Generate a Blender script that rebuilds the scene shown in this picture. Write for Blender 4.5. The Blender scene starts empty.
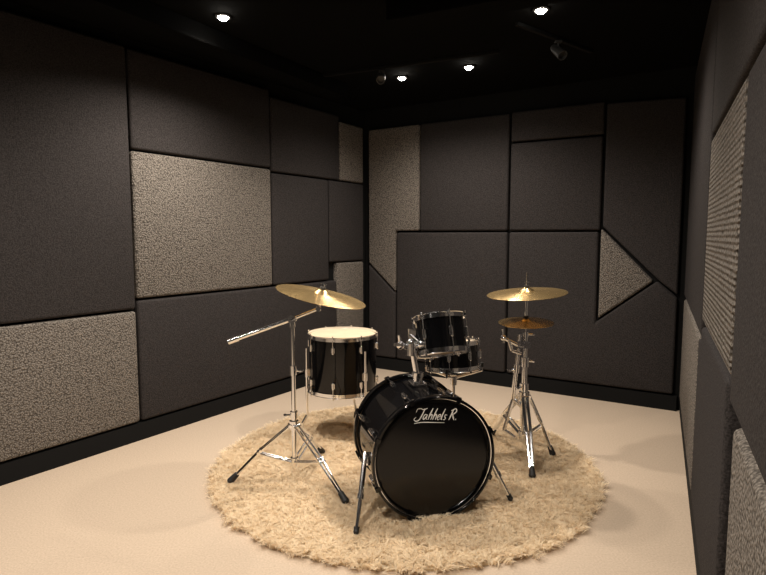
import bpy, bmesh, math, random
import numpy as np
from mathutils import Vector, Matrix
random.seed(3); np.random.seed(3)
V=Vector
scene=bpy.context.scene
COL=scene.collection
scene.view_settings.view_transform='Standard'

# ------------------------------------------------------------ materials
def newmat(name):
    m=bpy.data.materials.new(name); m.use_nodes=True
    nt=m.node_tree
    return m,nt,nt.nodes['Principled BSDF']
def simple(name,col,rough=.5,metal=0.,coat=0.,bump=0.,bscale=200.,var=0.,spec=.5):
    m,nt,b=newmat(name)
    b.inputs['Base Color'].default_value=(*col,1); b.inputs['Roughness'].default_value=rough
    b.inputs['Metallic'].default_value=metal; b.inputs['Coat Weight'].default_value=coat
    b.inputs['Specular IOR Level'].default_value=spec
    tc=nt.nodes.new('ShaderNodeTexCoord')
    n=nt.nodes.new('ShaderNodeTexNoise'); n.inputs['Scale'].default_value=bscale; n.inputs['Detail'].default_value=4
    nt.links.new(tc.outputs['Object'],n.inputs['Vector'])
    if bump>0:
        bp=nt.nodes.new('ShaderNodeBump'); bp.inputs['Strength'].default_value=bump; bp.inputs['Distance'].default_value=.004
        nt.links.new(n.outputs['Fac'],bp.inputs['Height']); nt.links.new(bp.outputs['Normal'],b.inputs['Normal'])
    if var>0:
        r=nt.nodes.new('ShaderNodeValToRGB')
        r.color_ramp.elements[0].position=.3; r.color_ramp.elements[1].position=.7
        r.color_ramp.elements[0].color=(*[c*(1-var) for c in col],1); r.color_ramp.elements[1].color=(*[min(1,c*(1+var)) for c in col],1)
        nt.links.new(n.outputs['Fac'],r.inputs['Fac']); nt.links.new(r.outputs['Color'],b.inputs['Base Color'])
    return m
def fabric_light(name,ribs=False):
    m,nt,b=newmat(name); b.inputs['Roughness'].default_value=.95; b.inputs['Specular IOR Level'].default_value=.1
    tc=nt.nodes.new('ShaderNodeTexCoord')
    vo=nt.nodes.new('ShaderNodeTexVoronoi'); vo.inputs['Scale'].default_value=112
    no=nt.nodes.new('ShaderNodeTexNoise'); no.inputs['Scale'].default_value=30; no.inputs['Detail'].default_value=6; no.inputs['Roughness'].default_value=.7
    mp=nt.nodes.new('ShaderNodeMapping')
    mp.inputs['Scale'].default_value=(1,1,.9)
    nt.links.new(tc.outputs['Object'],mp.inputs['Vector'])
    mx=nt.nodes.new('ShaderNodeMixRGB'); mx.inputs['Fac'].default_value=.006
    nt.links.new(mp.outputs['Vector'],mx.inputs['Color1']); nt.links.new(no.outputs['Color'],mx.inputs['Color2'])
    nt.links.new(tc.outputs['Object'],no.inputs['Vector']); nt.links.new(mx.outputs['Color'],vo.inputs['Vector'])
    r=nt.nodes.new('ShaderNodeValToRGB'); e=r.color_ramp.elements
    e[0].position=.1; e[0].color=(.31,.275,.24,1); e[1].position=.8; e[1].color=(.085,.075,.066,1)
    nt.links.new(vo.outputs['Distance'],r.inputs['Fac'])
    n2=nt.nodes.new('ShaderNodeTexNoise'); n2.inputs['Scale'].default_value=130; n2.inputs['Detail'].default_value=3
    nt.links.new(tc.outputs['Object'],n2.inputs['Vector'])
    r2=nt.nodes.new('ShaderNodeValToRGB'); r2.color_ramp.elements[0].position=.35; r2.color_ramp.elements[0].color=(.62,.62,.62,1); r2.color_ramp.elements[1].position=.6
    nt.links.new(n2.outputs['Fac'],r2.inputs['Fac'])
    mu=nt.nodes.new('ShaderNodeMixRGB'); mu.blend_type='MULTIPLY'; mu.inputs['Fac'].default_value=.8
    nt.links.new(r.outputs['Color'],mu.inputs['Color1']); nt.links.new(r2.outputs['Color'],mu.inputs['Color2'])
    nt.links.new(mu.outputs['Color'],b.inputs['Base Color'])
    bp=nt.nodes.new('ShaderNodeBump'); bp.inputs['Strength'].default_value=.9; bp.inputs['Distance'].default_value=.007; bp.invert=True
    nt.links.new(vo.outputs['Distance'],bp.inputs['Height'])
    last=bp
    if ribs:
        w=nt.nodes.new('ShaderNodeTexWave'); w.bands_direction='Z'; w.inputs['Scale'].default_value=18; w.inputs['Distortion'].default_value=.8; w.inputs['Detail'].default_value=2
        nt.links.new(tc.outputs['Object'],w.inputs['Vector'])
        b2=nt.nodes.new('ShaderNodeBump'); b2.inputs['Strength'].default_value=.7; b2.inputs['Distance'].default_value=.008
        nt.links.new(w.outputs['Fac'],b2.inputs['Height']); nt.links.new(bp.outputs['Normal'],b2.inputs['Normal']); last=b2
    nt.links.new(last.outputs['Normal'],b.inputs['Normal'])
    return m
M_DARK=simple('charcoal_fabric',(.037,.033,.0325),.95,bump=.8,bscale=145,var=.45,spec=.1)
M_LIGHT=fabric_light('loop_pile_fabric'); M_RIB=fabric_light('ribbed_pile_fabric',True)
M_WALL=simple('black_wall_paint',(.006,.006,.006),.9,spec=.2)
M_FRONT=simple('grey_bounce_wall',(.10,.097,.095),.9,spec=.2)  # unseen front wall, made lighter to bounce fill and brighten chrome reflections
M_CEIL=simple('black_ceiling_paint',(.0035,.0035,.0035),1.,spec=.05)
M_FLOOR=simple('beige_floor',(.525,.42,.32),.9,bump=.4,bscale=120,var=.10,spec=.2)
M_BLACK=simple('black_lacquer',(.003,.003,.0035),.07,spec=.42)
M_BHEAD=simple('black_drumhead',(.003,.003,.0035),.2,spec=.35)
M_CHROME=simple('chrome',(.90,.91,.93),.12,1.)
M_RUBBER=simple('black_rubber',(.012,.012,.012),.6)
M_SKIN=simple('natural_drumhead',(.66,.53,.37),.5,var=.06,bscale=12)
M_CLEAR=simple('tan_drumhead',(.52,.38,.24),.35,var=.05,bscale=12)
M_WHITE=simple('white_print',(.85,.85,.83),.5)
M_FELT=simple('grey_felt',(.05,.05,.05),.9)
M_FIX=simple('black_rail',(.010,.010,.010),.9,spec=.1)
M_FIXG=simple('grey_fixture',(.04,.04,.04),.5)
def brass():
    m,nt,b=newmat('brass_cymbal')
    b.inputs['Base Color'].default_value=(.76,.54,.25,1); b.inputs['Metallic'].default_value=.95; b.inputs['Roughness'].default_value=.27
    tc=nt.nodes.new('ShaderNodeTexCoord'); w=nt.nodes.new('ShaderNodeTexWave'); w.wave_type='RINGS'; w.rings_direction='Z'
    w.inputs['Scale'].default_value=60; w.inputs['Distortion'].default_value=.3
    nt.links.new(tc.outputs['Object'],w.inputs['Vector'])
    bp=nt.nodes.new('ShaderNodeBump'); bp.inputs['Strength'].default_value=.5; bp.inputs['Distance'].default_value=.001
    nt.links.new(w.outputs['Fac'],bp.inputs['Height']); nt.links.new(bp.outputs['Normal'],b.inputs['Normal'])
    return m
M_BRASS=brass()
def emis(name,col,s):
    m,nt,b=newmat(name); b.inputs['Base Color'].default_value=(*col,1)
    b.inputs['Emission Color'].default_value=(*col,1); b.inputs['Emission Strength'].default_value=s
    return m
M_BULB=emis('lamp_lens',(1,.92,.8),90)
def rugmat():
    m,nt,b=newmat('cream_shag_wool'); b.inputs['Roughness'].default_value=.9; b.inputs['Specular IOR Level'].default_value=.2
    g=nt.nodes.new('ShaderNodeNewGeometry'); r=nt.nodes.new('ShaderNodeValToRGB')
    r.color_ramp.elements[0].color=(.82,.67,.47,1); r.color_ramp.elements[1].color=(.98,.87,.68,1)
    nt.links.new(g.outputs['Random Per Island'],r.inputs['Fac']); nt.links.new(r.outputs['Color'],b.inputs['Base Color'])
    tr=nt.nodes.new('ShaderNodeBsdfTranslucent'); nt.links.new(r.outputs['Color'],tr.inputs['Color'])
    mix=nt.nodes.new('ShaderNodeMixShader'); mix.inputs['Fac'].default_value=.42
    nt.links.new(b.outputs[0],mix.inputs[1]); nt.links.new(tr.outputs[0],mix.inputs[2])
    nt.links.new(mix.outputs[0],nt.nodes['Material Output'].inputs['Surface'])
    return m
M_RUG=rugmat()

# ------------------------------------------------------------ helpers
BASE={}
def link(o): COL.objects.link(o); return o
def thing(name,base,label,cat,group=None):
    e=bpy.data.objects.new(name,None); e.empty_display_size=.1; e.location=base; link(e)
    e['label']=label; e['category']=cat
    if group: e['group']=group
    BASE[e.name]=V(base); return e
def frame(c,z,x=None):
    z=V(z).normalized()
    if x is None: x=V((1,0,0)) if abs(z.x)<.9 else V((0,1,0))
    x=V(x); x=(x-z*x.dot(z)).normalized(); y=z.cross(x)
    M=Matrix((x,y,z)).transposed().to_4x4(); M.translation=V(c); return M
class G:
    def __init__(s): s.bm=bmesh.new()
    def cyl(s,a,b,r,r2=None,seg=16):
        a=V(a);b=V(b); M=frame((a+b)/2,b-a)
        bmesh.ops.create_cone(s.bm,cap_ends=True,segments=seg,radius1=r,radius2=r if r2 is None else r2,depth=(b-a).length,matrix=M); return s
    def path(s,pts,r,seg=12):
        pts=[V(p) for p in pts]
        for i in range(len(pts)-1): s.cyl(pts[i],pts[i+1],r,seg=seg)
        for p in pts[1:-1]: s.sph(p,r)
        return s
    def sph(s,c,r,sc=(1,1,1)):
        M=Matrix.Translation(V(c))@Matrix.Diagonal((*[r*k for k in sc],1))
        bmesh.ops.create_uvsphere(s.bm,u_segments=16,v_segments=10,radius=1,matrix=M); return s
    def box(s,M,size,bev=0.):
        M2=M@Matrix.Diagonal((*size,1)); r=bmesh.ops.create_cube(s.bm,size=1,matrix=M2)
        if bev>0:
            es=set(e for v in r['verts'] for e in v.link_edges)
            bmesh.ops.bevel(s.bm,geom=list(es),offset=bev,segments=2,affect='EDGES')
        return s
    def lathe(s,prof,M,seg=64,closed=False):
        rings=[]
        for (r,z) in prof:
            if r<1e-6: rings.append([s.bm.verts.new(M@V((0,0,z)))])
            else: rings.append([s.bm.verts.new(M@V((r*math.cos(2*math.pi*i/seg),r*math.sin(2*math.pi*i/seg),z))) for i in range(seg)])
        n=len(rings)
        for k in range(n if closed else n-1):
            A=rings[k];B=rings[(k+1)%n]
            for i in range(seg):
                j=(i+1)%seg
                if len(A)==1 and len(B)==1: continue
                if len(A)==1: f=(A[0],B[i],B[j])
                elif len(B)==1: f=(A[i],A[j],B[0])
                else: f=(A[i],A[j],B[j],B[i])
                s.bm.faces.new(f)
        return s
    def out(s,name,mat,parent=None,label=None,flat=False):
        bm=s.bm
        bmesh.ops.recalc_face_normals(bm,faces=bm.faces)
        base=BASE[parent.name] if parent else V((0,0,0))
        bmesh.ops.translate(bm,verts=bm.verts,vec=-base)
        for f in bm.faces: f.smooth=not flat
        for e in bm.edges:
            if len(e.link_faces)==2 and e.calc_face_angle(0)>math.radians(38): e.smooth=False
        me=bpy.data.meshes.new(name); bm.to_mesh(me); bm.free(); me.materials.append(mat)
        o=bpy.data.objects.new(name,me); link(o)
        if parent: o.parent=parent
        BASE[o.name]=base
        if label: o['label']=label
        return o
def structure(o): o['kind']='structure'; return o

# ------------------------------------------------------------ room
Hc=2.5
TH=.05
A0=V((-.1695,5.4866,0)); B0=V((2.1887,4.0529,0))
dL=V((-.5623,-.8269,0)).normalized(); dR=V((-.4428,-.8966,0)).normalized(); dB=(B0-A0).normalized()
def inward(d,o):
    n=V((-d.y,d.x,0)); cen=V((-.5,2.5,0))
    return n if n.dot(cen-o)>0 else -n
nL=inward(dL,A0); nB=inward(dB,A0); nR=inward(dR,B0)
def isect(P,d,Q,e):
    det=d.x*(-e.y)+e.x*d.y
    t=((Q.x-P.x)*(-e.y)+e.x*(Q.y-P.y))/det
    return P+d*t
OL=A0-nL*TH; OB=A0-nB*TH; OR=B0-nR*TH
A=isect(OL,dL,OB,dB); B=isect(OR,dR,OB,dB)
D=OL+dL*8.086; C=OR+dR*5.86
def prism(name,pts,z0,z1,mat):
    bm=bmesh.new(); vs=[bm.verts.new((p[0],p[1],z0)) for p in pts]
    f=bm.faces.new(vs); r=bmesh.ops.extrude_face_region(bm,geom=[f])
    bmesh.ops.translate(bm,verts=[v for v in r['geom'] if isinstance(v,bmesh.types.BMVert)],vec=(0,0,z1-z0))
    bmesh.ops.recalc_face_normals(bm,faces=bm.faces)
    me=bpy.data.meshes.new(name); bm.to_mesh(me); bm.free(); me.materials.append(mat)
    return structure(link(bpy.data.objects.new(name,me)))
def wall(name,P,Q,n,t=.12,z0=0,z1=Hc,mat=M_WALL):
    return prism(name,[P,Q,Q-n*t,P-n*t],z0,z1,mat)
wall('wall_left',A,D,nL); wall('wall_back',A,B,nB); wall('wall_right',B,C,nR)
dF=(C-D).normalized(); nF=inward(dF,D); wall('wall_front',D,C,nF,mat=M_FRONT)
ex=[A+V((0,.4,0)),B+V((.3,.1,0)),C+V((.3,-.3,0)),D+V((-.4,-.3,0))]
prism('floor',ex,-.1,0,M_FLOOR); prism('ceiling',ex,Hc,Hc+.1,M_CEIL)
def base(name,P,Q,n):
    t=.04; prism(name,[P,Q,Q+n*t,P+n*t],.0,.112,M_WALL)
base('baseboard_left',A+dL*.06+nL*.001,A+dL*7.9+nL*.001,nL); base('baseboard_back',A+dB*.06+nB*.001,B-dB*.06+nB*.001,nB); base('baseboard_right',B+dR*.06+nR*.001,B+dR*5.7+nR*.001,nR)

# ------------------------------------------------------------ acoustic panels
def panel(O,d,n,pts,mat,label,th=TH-.003,name='acoustic_panel'):
    cx=sum(p[0] for p in pts)/len(pts); cz=min(p[1] for p in pts)
    bm=bmesh.new(); vs=[bm.verts.new((p[0]-cx,0,p[1]-cz)) for p in pts]
    f=bm.faces.new(vs); r=bmesh.ops.extrude_face_region(bm,geom=[f])
    ev=[v for v in r['geom'] if isinstance(v,bmesh.types.BMVert)]
    bmesh.ops.translate(bm,verts=ev,vec=(0,th,0))
    es=[e for e in bm.edges if (e.verts[0] in ev) or (e.verts[1] in ev)]
    bmesh.ops.bevel(bm,geom=es,offset=.018,segments=4,affect='EDGES',profile=.5)
    bmesh.ops.recalc_face_normals(bm,faces=bm.faces)
    for f in bm.faces: f.smooth=True
    for e in bm.edges:
        if len(e.link_faces)==2 and e.calc_face_angle(0)>math.radians(35): e.smooth=False
    me=bpy.data.meshes.new(name); bm.to_mesh(me); bm.free(); me.materials.append(mat)
    o=bpy.data.objects.new(name,me)
    M=Matrix((d,n,V((0,0,1)))).transposed().to_4x4(); M.translation=O+d*cx+V((0,0,cz))+n*.002
    o.matrix_world=M; link(o)
    o['label']=label; o['category']='acoustic panel'; o['group']='acoustic wall panels'
    return o
def rect(s0,s1,z0,z1): return [(s0,z0),(s1,z0),(s1,z1),(s0,z1)]
DK="charcoal fabric acoustic panel, "; LT="beige looped-pile acoustic panel, "
Lp=[(rect(2.437,4.7,.846,2.436),0,DK+"very large upright slab on the long wall"),
(rect(2.437,4.7,.125,.832),1,LT+"wide and low above the baseboard"),
(rect(1.256,2.425,1.832,2.43),0,DK+"wide, high under the ceiling"),
(rect(1.256,2.425,.91,1.82),1,LT+"large, almost square, speckled"),
(rect(.45,2.425,.125,.895),0,DK+"long and low above the baseboard"),
(rect(.396,1.244,1.806,2.38),0,DK+"medium, high near the room corner"),
(rect(.555,1.244,.907,1.794),0,DK+"upright, beside the large beige one"),
(rect(.03,.384,1.806,2.33),1,LT+"small upright piece high in the corner"),
(rect(.03,.543,1.065,1.794),0,DK+"small upright one near the corner"),
(rect(.03,.438,.125,1.053),1,LT+"narrow, low beside the corner"),]
for pts,k,lb in Lp: panel(OL,dL,nL,pts,[M_DARK,M_LIGHT][k],lb)
Bp=[([(.03,2.31),(.58,2.31),(.58,1.35),(.332,1.35),(.332,.775),(.03,1.045)],1,LT+"tall stepped shape ending in a point"),
([(.03,1.025),(.332,.755),(.332,.125),(.03,.125)],0,DK+"narrow with a slanted top"),
(rect(.592,1.424,1.345,2.312),0,DK+"upright rectangle under the ceiling"),
(rect(1.44,2.17,2.078,2.32),0,DK+"narrow horizontal strip under the ceiling"),
(rect(1.44,2.165,1.345,2.064),0,DK+"square below a narrow strip"),
(rect(.346,1.424,.125,1.332),0,DK+"large upright one behind the drums"),
([(1.44,1.332),(2.155,1.332),(2.155,.622),(2.58,.965),(2.72,.845),(2.72,.125),(1.44,.125)],0,DK+"large, notched round a triangle"),
([(2.172,1.36),(2.172,.655),(2.555,.965)],1,LT+"small triangle pointing sideways"),
([(2.184,2.305),(2.72,2.285),(2.72,.868),(2.595,.967),(2.184,1.372)],0,DK+"tall with a slanted lower edge"),]
for pts,k,lb in Bp: panel(OB,dB,nB,pts,[M_DARK,M_LIGHT][k],lb)
Rp=[(rect(.06,1.90,.87,2.42),M_DARK,DK+"large, on the side wall by the corner"),
(rect(.06,1.76,.125,.85),M_LIGHT,LT+"low on the side wall"),
(rect(1.93,2.98,.945,1.69),M_RIB,LT+"ribbed, squarish, on the side wall"),
(rect(1.93,5.6,1.71,2.42),M_DARK,DK+"long, high on the side wall"),
([(1.79,.125),(2.93,.125),(2.93,.925),(1.93,.925),(1.93,.855),(1.79,.855)],M_DARK,DK+"low on the side wall below ribbed one"),
(rect(3.10,5.6,.125,.86),M_LIGHT,LT+"long and low on the side wall"),
(rect(3.0,5.6,.885,1.69),M_DARK,DK+"long, at middle height on the side wall"),]
for pts,m,lb in Rp: panel(OR,dR,nR,pts,m,lb)

# ------------------------------------------------------------ ceiling fixtures and lights
def downlight(x,y,power,size=.032,ang=152):
    e=thing('recessed_downlight',(x,y,Hc),'small round recessed ceiling downlight, glowing warm white','ceiling light','recessed ceiling downlights')
    M=Matrix.Translation((x,y,Hc))
    G().lathe([(size*.95,-.001),(size*1.35,-.001),(size*1.35,-.006),(size*1.0,-.010),(size*.95,-.004)],M,32,True).out('trim_ring',M_FIXG,e)
    G().lathe([(0,-.0265),(size*.55,-.021),(size*.93,-.004)],M,32).out('lens',M_BULB,e,'glowing warm white lens')
    l=bpy.data.lights.new('lamp','SPOT'); l.energy=power; l.spot_size=math.radians(ang); l.spot_blend=.9; l.shadow_soft_size=.045
    l.color=(1,.90,.785)
    o=bpy.data.objects.new('lamp',l); o.location=(0,0,-.045); link(o); o.parent=e
for (x,y,p) in [(-.876,3.19,150),(.144,4.37,55),(.61,4.10,58),(.839,3.095,92)]: downlight(x,y,p)
for (x,y,p) in [(-1.8,1.6,72),(-.65,1.5,120),(-.1,1.3,50),(-2.6,-.2,35)]: downlight(x,y,p)
def track(a,b,name='trim_1'):
    a=V(a);b=V(b); M=frame((a+b)/2,b-a,(0,0,1)); structure(G().box(M,(.02,.028,(b-a).length),.003).out(name,M_FIX))
track((-.6,4.37,2.489),(.75,4.37-.62,2.489),'trim_1')
track((.75,3.27,2.489),(1.35,3.75,2.489),'trim_2')
def beam(a,b,name,h=.10,w=.16):
    a=V(a);b=V(b); M=frame((a+b)/2,b-a,(0,0,1)); structure(G().box(M,(h,w,(b-a).length),.004).out(name,M_CEIL))
beam(V((-.35,4.6,2.449)),V((-1.75,2.2,2.449)),'trim_3')
beam(V((.05,3.05,2.449)),V((1.2,2.5,2.449)),'trim_4')
def spot_head(p,aim,label):
    p=V(p); aim=V(aim); e=thing('track_spotlight',(p.x,p.y,2.476),label,'spotlight','ceiling track spotlights')
    d=(aim-p).normalized()
    G().cyl((p.x,p.y,2.476),(p.x,p.y,p.z+.02),.007).out('stem',M_FIXG,e)
    G().box(Matrix.Translation((p.x,p.y,2.470)),(.04,.04,.012),.002).out('mount',M_FIXG,e)
    M=frame(p,d)
    G().lathe([(0,-.06),(.020,-.056),(.025,-.04),(.029,.04),(.030,.06),(.026,.06),(.024,.038),(0,.038)],M,32).out('lamp_housing',M_FIXG,e)
spot_head((1.06,3.51,2.415),(1.6,2.2,1.2),'black cylindrical track spotlight tilted toward the side wall')
spot_head((-.01,4.12,2.425),(-.3,2.0,1.2),'small black track spotlight tilted toward the floor')

# ------------------------------------------------------------ rug
def rug():
    cx,cy,R=.12,3.115,1.06
    n=16000
    rr=np.sqrt(np.random.rand(n)); th=np.random.rand(n)*2*np.pi
    rr=rr*(R+.004*np.sin(th*23+1)+np.random.normal(0,.008,n))
    px=rr*np.cos(th);py=rr*np.sin(th)
    S=14
    lean=np.random.rand(n)*2*np.pi; lm=np.random.uniform(.014,.042,n)
    hh=np.random.uniform(.028,.043,n)
    bx=np.repeat(px,S)+np.random.normal(0,.008,n*S); by=np.repeat(py,S)+np.random.normal(0,.008,n*S)
    la=np.repeat(lean,S)+np.random.normal(0,.5,n*S); L=np.repeat(lm,S)*np.random.uniform(.5,1.4,n*S)
    h=np.repeat(hh,S)*np.random.uniform(.75,1.12,n*S)
    N=n*S
    ts=np.array([0,.4,.75,1.0]); w=np.array([.0013,.0016,.0014,.0006])
    wa=la+np.pi/2+np.random.normal(0,.6,N)
    wx=np.cos(wa);wy=np.sin(wa)
    verts=np.zeros((N,8,3),np.float32)
    cvx=np.repeat(px,S);cvy=np.repeat(py,S)
    for k,t in enumerate(ts):
        conv=.35*t
        curl=np.sin(t*5+wa*3)*.002
        x=bx*(1-conv)+cvx*conv+np.cos(la)*L*t**1.6+curl; y=by*(1-conv)+cvy*conv+np.sin(la)*L*t**1.6-curl
        z=.006+h*(t-.36*t**3)
        verts[:,2*k,0]=x-wx*w[k];verts[:,2*k,1]=y-wy*w[k];verts[:,2*k,2]=z
        verts[:,2*k+1,0]=x+wx*w[k];verts[:,2*k+1,1]=y+wy*w[k];verts[:,2*k+1,2]=z
    K=96; Rd=R-.01; disc=[(0,0,.012)]+[(Rd*math.cos(2*math.pi*i/K),Rd*math.sin(2*math.pi*i/K),.012) for i in range(K)]+[(Rd*math.cos(2*math.pi*i/K),Rd*math.sin(2*math.pi*i/K),.0005) for i in range(K)]
    vv=np.concatenate([verts.reshape(-1,3),np.array(disc,np.float32)])
    off=N*8
    q=np.array([[0,1,3,2],[2,3,5,4],[4,5,7,6]])
    quads=(np.arange(N)[:,None,None]*8+q[None]).reshape(-1,4)
    side=np.array([[off+1+i,off+1+(i+1)%K,off+1+K+(i+1)%K,off+1+K+i] for i in range(K)])
    quads=np.concatenate([quads,side]); tris=np.array([[off,off+1+i,off+1+(i+1)%K] for i in range(K)])
    me=bpy.data.meshes.new('shag_rug')
    me.vertices.add(len(vv)); me.vertices.foreach_set('co',vv.ravel())
    me.loops.add(quads.size+tris.size); me.loops.foreach_set('vertex_index',np.concatenate([quads.ravel(),tris.ravel()]).astype(np.int32))
    me.polygons.add(len(quads)+len(tris))
    ls=np.concatenate([np.arange(len(quads))*4,len(quads)*4+np.arange(len(tris))*3]).astype(np.int32)
    me.polygons.foreach_set('loop_start',ls)
    me.update(calc_edges=True); me.validate()
    me.materials.append(M_RUG)
    o=bpy.data.objects.new('shag_rug',me); o.location=(cx,cy,0); link(o)
    o['label']='round cream shaggy rug with long pile under the drums'; o['category']='rug'
rug()
ZR=.022

# ------------------------------------------------------------ drums
def drum(e,M,r,h,nl,top,bot,split=False,rot=0):
    G().lathe([(r,-h/2),(r,h/2),(r-.006,h/2),(r-.006,-h/2)],M,72,True).out('shell',M_BLACK,e,'glossy black lacquered shell')
    for s,nm,mt in ((1,'batter_head',top),(-1,'resonant_head',bot)):
        Ms=M@Matrix.Diagonal((1,1,s,1))
        G().lathe([(0,h/2+.006),(r-.02,h/2+.006),(r-.004,h/2+.003),(r+.002,h/2-.004)],Ms,72).out(nm,mt,e)
        G().lathe([(r+.002,h/2-.009),(r+.008,h/2-.009),(r+.008,h/2+.012),(r+.012,h/2+.015),(r+.011,h/2+.018),(r+.004,h/2+.016),(r+.003,h/2)],Ms,72,True).out('hoop',M_CHROME,e,'chrome counter hoop')
    for i in range(nl):
        a=2*math.pi*(i+.5)/nl+rot
        c,s_=math.cos(a),math.sin(a)
        P=lambda rr,z:M@V((rr*c,rr*s_,z))
        RZ=M@Matrix.Rotation(a,4,'Z')
        if split: lugs=[(h/2-.062,.036),(-(h/2-.062),.036)]
        else: lugs=[(0,min(.05,h*.28))]
        for zc,ll in lugs:
            g_=G(); g_.box(RZ@Matrix.Translation((r+.006,0,zc)),(.012,.020,ll),.003)
            g_.sph(P(r+.011,zc+ll*.45),.008).sph(P(r+.011,zc-ll*.45),.008).cyl(P(r+.011,zc-ll*.5),P(r+.011,zc+ll*.5),.0078)
            g_.out('lug',M_CHROME,e)
        for sg in (1,-1):
            zs=(h/2-.05) if split else lugs[0][1]*.5
            g_=G(); g_.cyl(P(r+.012,sg*zs),P(r+.012,sg*(h/2+.018)),.0025,seg=8).cyl(P(r+.012,sg*(h/2+.014)),P(r+.012,sg*(h/2+.025)),.005,seg=8)
            g_.box(RZ@Matrix.Translation((r+.011,0,sg*(h/2+.006))),(.011,.016,.013),.002)
            g_.out('tension_rod',M_CHROME,e)

TOMC=V((.290,2.78,.805))
def bass():
    a=V((.243,-.97,0)).normalized(); rt=V((.97,.243,0)).normalized(); up=V((0,0,1))
    L=.43; r=.275; Rh=.292
    fc=V((.234,2.45,Rh+.004)); cen=fc-a*(L/2)
    M=Matrix((rt,up,a)).transposed().to_4x4(); M.translation=cen
    e=thing('bass_drum',(cen.x,cen.y,0.006),'large glossy black bass drum with white script, on the rug','drum')
    h=L-.03
    G().lathe([(r,-h/2),(r,h/2),(r-.008,h/2),(r-.008,-h/2)],M,96,True).out('shell',M_BLACK,e,'glossy black lacquered shell')
    for s,nm in ((1,'front_head'),(-1,'batter_head')):
        Ms=M@Matrix.Diagonal((1,1,s,1))
        hd=G().lathe([(0,h/2+.008),(r-.03,h/2+.008),(r-.012,h/2+.006),(r+.003,h/2-.006)],Ms,96).out(nm,M_BHEAD if s>0 else M_CLEAR,e)
        if s>0: FH=hd
        G().lathe([(r+.004,h/2-.016),(r+.014,h/2-.016),(r+.016,h/2-.013),(r+.016,h/2+.020),(r+.014,h/2+.023),(r+.006,h/2+.023),(r+.004,h/2+.020),(r+.004,h/2+.004),(r-.004,h/2+.004),(r-.004,h/2+.001),(r+.004,h/2)],Ms,96,True).out('hoop',M_BLACK,e,'black lacquered wooden hoop')
        G().lathe([(r+.001,h/2+.011),(r+.004,h/2+.012),(r+.004,h/2+.008),(r+.001,h/2+.007)],Ms,96,True).out('head_rim',M_CHROME,e)
    n=8
    for i in range(n):
        an=2*math.pi*(i+.5)/n; c,s_=math.cos(an),math.sin(an)
        for sg in (1,-1):
            P=lambda rr,z:M@V((rr*c,rr*s_,sg*z))
            F=M@Matrix.Rotation(an,4,'Z')
            G().box(F@Matrix.Translation((r+.009,0,sg*(h/2-.095))),(.018,.022,.055),.004).cyl(P(r+.016,h/2-.12),P(r+.016,h/2-.07),.010).sph(P(r+.016,h/2-.07),.010).out('lug',M_CHROME,e)
            G().cyl(P(r+.023,h/2-.08),P(r+.023,h/2+.01),.0035,seg=8).cyl(P(r+.023,h/2+.01)-F.to_3x3()@V((0,.014,0)),P(r+.023,h/2+.01)+F.to_3x3()@V((0,.014,0)),.0035,seg=8).out('tension_rod',M_CHROME,e)
            G().box(F@Matrix.Translation((r+.0205,0,sg*(h/2+.003))),(.009,.022,.048),.002).box(F@Matrix.Translation((r+.012,0,sg*(h/2+.0265))),(.022,.020,.005),.001).out('claw',M_BLACK,e,'black claw hook')
    for sd in (-1,1):
        side=rt*sd
        p0=cen+a*(h/2-.11)+side*(r+.004)+up*(-.02)
        foot=fc+side*(.375 if sd<0 else .41)+a*(.06 if sd<0 else -.06); foot.z=ZR+.012
        p1=p0+side*.018
        dv=(foot-p1).normalized()
        sp=G().box(Matrix.LocRotScale(p0,M.to_3x3().to_quaternion(),None),(.028,.05,.05),.006).cyl(p1-dv*.03,p1+(foot-p1)*.55,.0125).cyl(p1+(foot-p1)*.5,foot,.009).cyl(p1+(foot-p1)*.5,p1+(foot-p1)*.57,.0155).cyl(p1+a*.01,p1+a*.05,.004).box(Matrix.Translation(p1+a*.05),(.006,.03,.014),.002).out('spur',M_CHROME,e,'folding chrome leg')
        G().cyl(foot-dv*.02,foot+dv*.004,.013,.010).sph(foot,.013).out('foot',M_RUBBER,sp)
    bm=bmesh.new()
    Mx=M@Matrix.Translation((-.090,.188,h/2+.0092))@Matrix.Rotation(math.radians(-5.0),4,'Z')@Matrix.Diagonal((.98,.98,1,1))
    def stroke(pts,w0=.0026,w1=.0026,n=8,bul=.5):
        P=[V((p[0]*.01+p[1]*.0030,p[1]*.01,0)) for p in pts]
        P=[P[0]*2-P[1]]+P+[P[-1]*2-P[-2]]
        sm=[]
        for k in range(1,len(P)-2):
            for i in range(n):
                t=i/n; a0,a1,a2,a3=P[k-1],P[k],P[k+1],P[k+2]
                sm.append(.5*((2*a1)+(a2-a0)*t+(2*a0-5*a1+4*a2-a3)*t*t+(3*a1-a0-3*a2+a3)*t**3))
        sm.append(P[-2]); prev=None; m=len(sm)
        for i,p in enumerate(sm):
            q=sm[min(i+1,m-1)]-sm[max(i-1,0)]; q=V((-q.y,q.x,0)).normalized()
            t=i/(m-1); w=1.5*(w0+(w1-w0)*t)*(1-bul+bul*math.sin(math.pi*min(max(t,.08),.92)))
            vs=[bm.verts.new(Mx@(p+q*w/2+V((0,0,.0004+stroke.k*.00003)))),bm.verts.new(Mx@(p-q*w/2+V((0,0,.0004+stroke.k*.00003))))]
            if prev: bm.faces.new((prev[0],prev[1],vs[1],vs[0]))
            prev=vs
        stroke.k+=1
    stroke.k=0
    stroke([(-1.0,3.4),(-.9,4.9),(.6,5.2),(2.0,4.7),(3.6,5.4)],.0028,.003)
    stroke([(2.5,5.2),(2.3,2.5),(1.7,.0),(.3,-.7),(-.8,.2),(-.2,1.2)],.0045,.0022)
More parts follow.
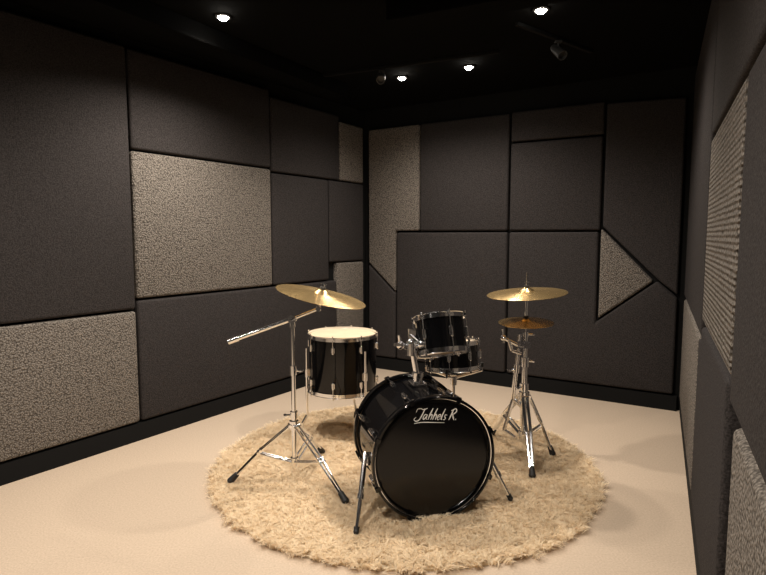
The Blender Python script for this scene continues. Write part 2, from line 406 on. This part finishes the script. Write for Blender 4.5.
    stroke([(4.7,2.3),(3.7,2.5),(3.2,1.2),(3.7,.2),(4.4,1.0),(4.8,2.4),(4.8,.6),(5.3,.2)],.0032,.003)
    stroke([(6.3,5.4),(6.0,2.6),(5.9,.1)],.0045,.004); stroke([(5.9,1.4),(6.7,2.6),(7.2,1.8),(7.2,.1)],.0032,.0036)
    stroke([(8.5,5.4),(8.2,2.6),(8.1,.1)],.0045,.004); stroke([(8.1,1.4),(8.9,2.6),(9.4,1.8),(9.4,.1)],.0032,.0036)
    stroke([(10.1,1.2),(11.2,1.6),(11.1,2.5),(10.4,2.3),(10.1,1.0),(10.6,.1),(11.4,.5)],.0032,.0028)
    stroke([(12.4,5.2),(12.1,2.4),(12.1,.5),(12.7,.2)],.0042,.0034)
    stroke([(14.3,2.3),(13.5,2.4),(13.5,1.5),(14.1,.9),(13.8,.1),(13.1,.3)],.0034,.003)
    stroke([(16.6,4.9),(16.4,2.4),(16.1,.0)],.0048,.0044); stroke([(15.6,4.3),(17.4,5.3),(18.3,4.1),(17.4,2.9),(16.5,2.6)],.0042,.003); stroke([(17.0,2.7),(17.8,1.2),(18.6,0)],.0044,.0044)
    stroke([(19.2,.35),(19.6,.3)],.004,.004,bul=0)
    stroke([(0,-1.7),(4,-1.2),(9,-1.2),(14.5,-1.3)],.0034,.002)
    g_=G(); g_.bm.free(); g_.bm=bm
    g_.out('logo',M_WHITE,FH,'white script lettering with underline',flat=True)
    bp=cen+a*(-.05)+up*(r+.002)
    th=G().box(Matrix.LocRotScale(bp+up*.006,M.to_3x3().to_quaternion(),None),(.075,.014,.095),.004)
    th.cyl(bp,bp+up*.05,.023).cyl(bp+up*.035,bp+up*.06,.029)
    top=bp+V((-.03,0,.195))
    th.cyl(bp+up*.03,top,.0145).cyl(top-up*.05,top+up*.01,.026).sph(top+up*.01,.024)
    th.cyl(bp+up*.045,bp+up*.045+V((-.05,-.01,0)),.005).box(Matrix.Translation(bp+up*.045+V((-.05,-.01,0))),(.006,.035,.016),.003)
    q=top+V((-.01,0,-.01))
    th.cyl(q,q+V((-.04,-.02,.012)),.014).sph(q+V((-.045,-.02,.014)),.021).cyl(q+V((-.045,-.02,.0)),q+V((-.052,-.03,.065)),.008)
    th.box(Matrix.Translation(q+V((-.062,-.04,.02))),(.032,.006,.016),.002)
    q2=top+V((.01,-.005,-.012)); BR=TOMC+V((-.155,.01,0))
    th.path([q2,q2+V((.04,-.01,.018)),BR],.0095).sph(q2+V((.04,-.01,.018)),.021)
    th.out('tom_holder',M_CHROME,e,'chrome twin tom holder')
bass()
def racktom():
    zax=V((-.10,.30,.95)).normalized(); M=frame(TOMC,zax)
    e=thing('rack_tom',tuple(TOMC-zax*.1),'small glossy black rack tom tilted above the bass drum','drum')
    drum(e,M,.122,.165,6,M_SKIN,M_CLEAR,rot=.3)
    c=TOMC+V((-.137,.008,0)); G().box(Matrix.Translation(c),(.022,.05,.06),.005).cyl(c+V((-.012,0,-.02)),c+V((-.012,0,.03)),.014).out('mount_bracket',M_CHROME,e)
racktom()
SC=V((.385,3.06,.645))
def snare():
    zax=V((-.05,.10,.99)).normalized(); M=frame(SC,zax)
    e=thing('snare_drum',tuple(SC-zax*.085),'shallow glossy black snare drum resting in a chrome stand','drum')
    drum(e,M,.140,.13,8,M_SKIN,M_CLEAR,rot=.15)
    return zax
zs_=snare()
def tripod(e,c,feet,hub,low,rad=.0062,pole_r=.0145):
    c=V((c[0],c[1],0)); up=V((0,0,1))
    G().cyl(c+up*(low-.035),c+up*(hub+.05),pole_r).cyl(c+up*(low-.02),c+up*(low+.02),pole_r+.007).cyl(c+up*(hub-.02),c+up*(hub+.025),pole_r+.010).cyl(c+up*(hub+.04),c+up*(hub+.075),pole_r+.006).out('base_tube',M_CHROME,e)
    for f in feet:
        f=V((f[0],f[1],ZR+.014)); d=(f-c); d.z=0; d.normalize(); s=V((-d.y,d.x,0))
        g_=G()
        ps=c+up*hub+d*(pole_r+.008); pm=ps+(f-ps)*.5+up*.014
        for k in (-1,1):
            o=s*(.012*k)
            g_.path([ps+o,pm+o,f-(f-pm).normalized()*.02+o*.5],rad,8)
            g_.path([c+up*low+d*(pole_r+.004)+o,pm+o+ (f-pm)*.08],rad*.85,8)
        g_.cyl(pm-s*.020,pm+s*.020,.008,seg=10).cyl(ps-s*.022,ps+s*.022,.009,seg=10)
        pmb=pm+(f-pm)*.08; g_.cyl(pmb-s*.020,pmb+s*.020,.008,seg=10)
        lg=g_.out('leg',M_CHROME,e)
        dv=(f-pm).normalized()
        G().cyl(f-dv*.045,f+dv*.006,.014,.018).sph(f,.0175,(1.1,1.1,.85)).out('foot',M_RUBBER,lg,'black rubber foot')
def wing(e,p,d,name='wing_nut'):
    p=V(p);d=V(d).normalized()
    G().cyl(p,p+d*.03,.006,seg=8).box(frame(p+d*.034,d),(.038,.007,.016),.002).out(name,M_CHROME,e)
def snare_stand():
    c=(SC.x+.01,SC.y+.02); b=SC-zs_*.09
    e=thing('snare_stand',(c[0],c[1],ZR),'chrome snare stand with basket arms behind the bass drum','drum stand')
    tripod(e,c,[(c[0]-.20,c[1]+.12),(c[0]+.16,c[1]+.17),(c[0]+.04,c[1]-.20)],.28,.10)
    G().cyl((c[0],c[1],.31),(c[0],c[1],b.z-.045),.0105).cyl((c[0],c[1],b.z-.085),(c[0],c[1],b.z-.035),.02).out('pole',M_CHROME,e)
    M=frame(b,zs_)
    for k in range(3):
        a=k*2*math.pi/3-1.9
        pt=M@V((.166*math.cos(a),.166*math.sin(a),-.002)); 
        G().path([(c[0],c[1],b.z-.05),pt+V((0,0,-.008)),pt+V((0,0,.035))],.007,10).out('basket_arm',M_CHROME,e)
        G().cyl(pt+V((0,0,.01)),pt+V((0,0,.036)),.010).out('grip',M_RUBBER,e)
    wing(e,(c[0],c[1],.36),(1,-.4,0))
snare_stand()
def floortom():
    c=V((-.262,3.58,.493)); r=.218; h=.345; M=Matrix.Translation(c)
    e=thing('floor_tom',(c.x,c.y,ZR),'deep glossy black floor tom with natural beige head','drum')
    drum(e,M,r,h,8,M_SKIN,M_CLEAR,split=True,rot=.2)
    for an in (200,75,310):
        a=math.radians(an); d=V((math.cos(a),math.sin(a),0))
        p=c+d*(r+.020); 
        lg=G().path([(p.x,p.y,c.z+.10),(p.x,p.y,.16),(p.x+d.x*.03,p.y+d.y*.03,.11),(p.x+d.x*.035,p.y+d.y*.035,ZR+.01)],.0085,12)
        lg.box(frame(c+d*(r+.010)+V((0,0,-.06)),(0,0,1),d),(.020,.036,.055),.005).cyl(p+V((0,0,-.085)),p+V((0,0,-.035)),.013)
        lg=lg.out('leg',M_CHROME,e)
        G().cyl((p.x+d.x*.035,p.y+d.y*.035,ZR-.004),(p.x+d.x*.035,p.y+d.y*.035,ZR+.045),.017,.012).out('foot',M_RUBBER,lg,'black rubber foot')
floortom()

# ------------------------------------------------------------ cymbals
def cymbal(c,nrm,r,label):
    M=frame(c,nrm); 
    bell=r*.19; bh=r*.08
    pr=[]
    for i in range(7):
        t=i/6; pr.append((.006+(bell-.006)*t,bh*math.cos(t*math.pi/2)**.8 if t<1 else 0))
    for i in range(1,15):
        t=i/14; pr.append((bell+(r-bell)*t,-(r*.075)*t**1.35))
    low=[(a,b-.0016) for a,b in reversed(pr)]
    e=G(); e.lathe(pr+low,Matrix.Identity(4),96,True)
    o=e.out('cymbal',M_BRASS)
    o.matrix_world=M; o['label']=label; o['category']='cymbal'
    return o
def cymtop(e,c,n,down=.05,upl=.05):
    c=V(c);n=V(n).normalized()
    G().cyl(c-n*down,c+n*upl,.0045,seg=10).cyl(c-n*down,c-n*.020,.010,.012).out('tilter',M_CHROME,e)
    G().cyl(c-n*.020,c-n*.003,.019).out('felt_washer',M_FELT,e)
    G().cyl(c+n*.020,c+n*.032,.015).out('felt_washer',M_FELT,e)
    G().cyl(c+n*.032,c+n*.045,.008).box(frame(c+n*.045,n),(.034,.007,.012),.002).out('wing_nut',M_CHROME,e)
def boomstand():
    c=(-.47,2.88); e=thing('boom_cymbal_stand',(c[0],c[1],ZR),'tall chrome boom cymbal stand with tripod base','cymbal stand')
    tripod(e,c,[(-.79,2.806),(-.182,2.585),(-.36,3.20)],.305,.11)
    up=V((0,0,1)); c0=V((c[0],c[1],0))
    G().cyl(c0+up*.34,c0+up*.60,.0122).out('pole',M_CHROME,e)
    G().cyl(c0+up*.575,c0+up*.625,.0185).cyl(c0+up*.59,c0+up*.86,.0100).out('pole',M_CHROME,e)
    wing(e,c0+up*.60+V((.012,0,0)),(1,-.3,0)); wing(e,c0+up*.36+V((-.012,0,0)),(-1,-.2,0))
    cc=V((-.3155,2.88,1.008)); n=V((.225,-.05,.97)).normalized()
    st=cc-n*.085
    endp=V((-.80,2.86,.755)); j=c0+up*.872
    G().cyl(endp,j+(j-endp).normalized()*.02,.0115).cyl(endp,endp+(j-endp)*.16,.0145).cyl(j,st,.009).sph(st,.015).cyl(st-V((0,.02,0)),st+V((0,.02,0)),.013).out('boom_arm',M_CHROME,e)
    G().cyl(j-V((0,.025,0)),j+V((0,.025,0)),.022).cyl(c0+up*.83,c0+up*.868,.016).out('tilt_joint',M_CHROME,e)
    wing(e,j-V((0,.025,0)),(0.2,-1,0))
    cymtop(e,cc,n,.085,.05)
    cymbal(cc,n,.236,'large brass cymbal tilted on a chrome boom stand')
boomstand()
def rightstand():
    c=(.825,3.20); e=thing('cymbal_stand',(c[0],c[1],ZR),'chrome cymbal stand with side arm holding two stacked cymbals','cymbal stand')
    tripod(e,c,[(.793,2.87),(.99,3.17),(.70,3.50)],.37,.14,rad=.0095,pole_r=.021)
    up=V((0,0,1)); c0=V((c[0],c[1],0))
    G().cyl(c0+up*.40,c0+up*.58,.0165).out('pole',M_CHROME,e)
    G().cyl(c0+up*.545,c0+up*.60,.024).cyl(c0+up*.58,c0+up*.735,.0135).cyl(c0+up*.72,c0+up*.75,.018).out('pole',M_CHROME,e)
    wing(e,c0+up*.578+V((.012,0,0)),(1,-.3,0)); wing(e,c0+up*.42+V((-.012,0,0)),(-1,-.2,0)); wing(e,c0+up*.735+V((.012,0,0)),(1,-.5,0))
    n1=V((-.08,-.05,1)).normalized()
    G().cyl(c0+up*.75,c0+up*1.095,.0045,seg=10).cyl(c0+up*.87,c0+up*.96,.0085).out('rod',M_CHROME,e)
    cu=c0+up*.988; cl=c0+up*.815
    for q,a,b,r in ((cu,-.020,-.003,.017),(cu,.018,.032,.014),(cl,-.020,-.003,.017),(cl,.014,.028,.014)):
        G().cyl(q+up*a,q+up*b,r).out('felt_washer',M_FELT,e)
    G().cyl(cu+up*.032,cu+up*.05,.008).box(Matrix.Translation(cu+up*.048),(.034,.007,.012),.002).out('wing_nut',M_CHROME,e)
    G().cyl(cl+up*.028,cl+up*.06,.009).out('clutch',M_CHROME,e)
    k=c0+up*.675
    G().box(Matrix.Translation(k+V((-.012,-.005,0))),(.075,.05,.04),.006).cyl(k+V((-.035,-.03,-.0)),k+V((-.035,.03,0)),.022).out('clamp',M_CHROME,e)
    a1=k+V((-.135,-.03,.045))
    G().cyl(k+V((-.03,-.02,-.01)),a1,.0105).sph(a1,.018).cyl(a1-V((0,0,.03)),a1+V((-.005,0,.05)),.008).cyl(a1+V((.03,0,-.01)),a1+V((.05,-.0,-.075)),.009).cyl(a1+V((.05,0,-.075)),k+V((-.03,-.02,-.05)),.009).out('side_arm',M_CHROME,e)
    G().cyl(k+V((-.035,.0,.06)),k+V((-.060,.02,-.33)),.0135).cyl(k+V((-.046,.01,-.12)),k+V((-.049,.012,-.17)),.020).cyl(k+V((-.060,.02,-.33)),c0+up*.30,.0135).out('brace',M_CHROME,e)
    G().path([k+V((-.060,.02,-.33)),c0+V((-.11,.02,.16)),c0+V((-.05,.0,.12))],.011).out('brace',M_CHROME,e)
    wing(e,k+V((-.035,-.03,0)),(-.2,-1,0)); wing(e,k+V((-.06,0,-.15)),(-1,-.3,0))
    cymbal(cu,n1,.226,'wide brass cymbal, nearly level, above a smaller one')
    cymbal(cl,V((-.03,-.06,1)),.157,'small brass cymbal stacked below a wide one')
rightstand()

# ------------------------------------------------------------ camera, world
cam=bpy.data.cameras.new('camera'); cam.sensor_width=36; cam.lens=560/766*36; cam.clip_start=.02
co=bpy.data.objects.new('camera',cam); co.location=(0,0,1.3); co.rotation_euler=(math.radians(90-5.25),0,0); link(co)
scene.camera=co
w=bpy.data.worlds.new('world'); scene.world=w; w.use_nodes=True
w.node_tree.nodes['Background'].inputs['Color'].default_value=(.01,.01,.01,1)
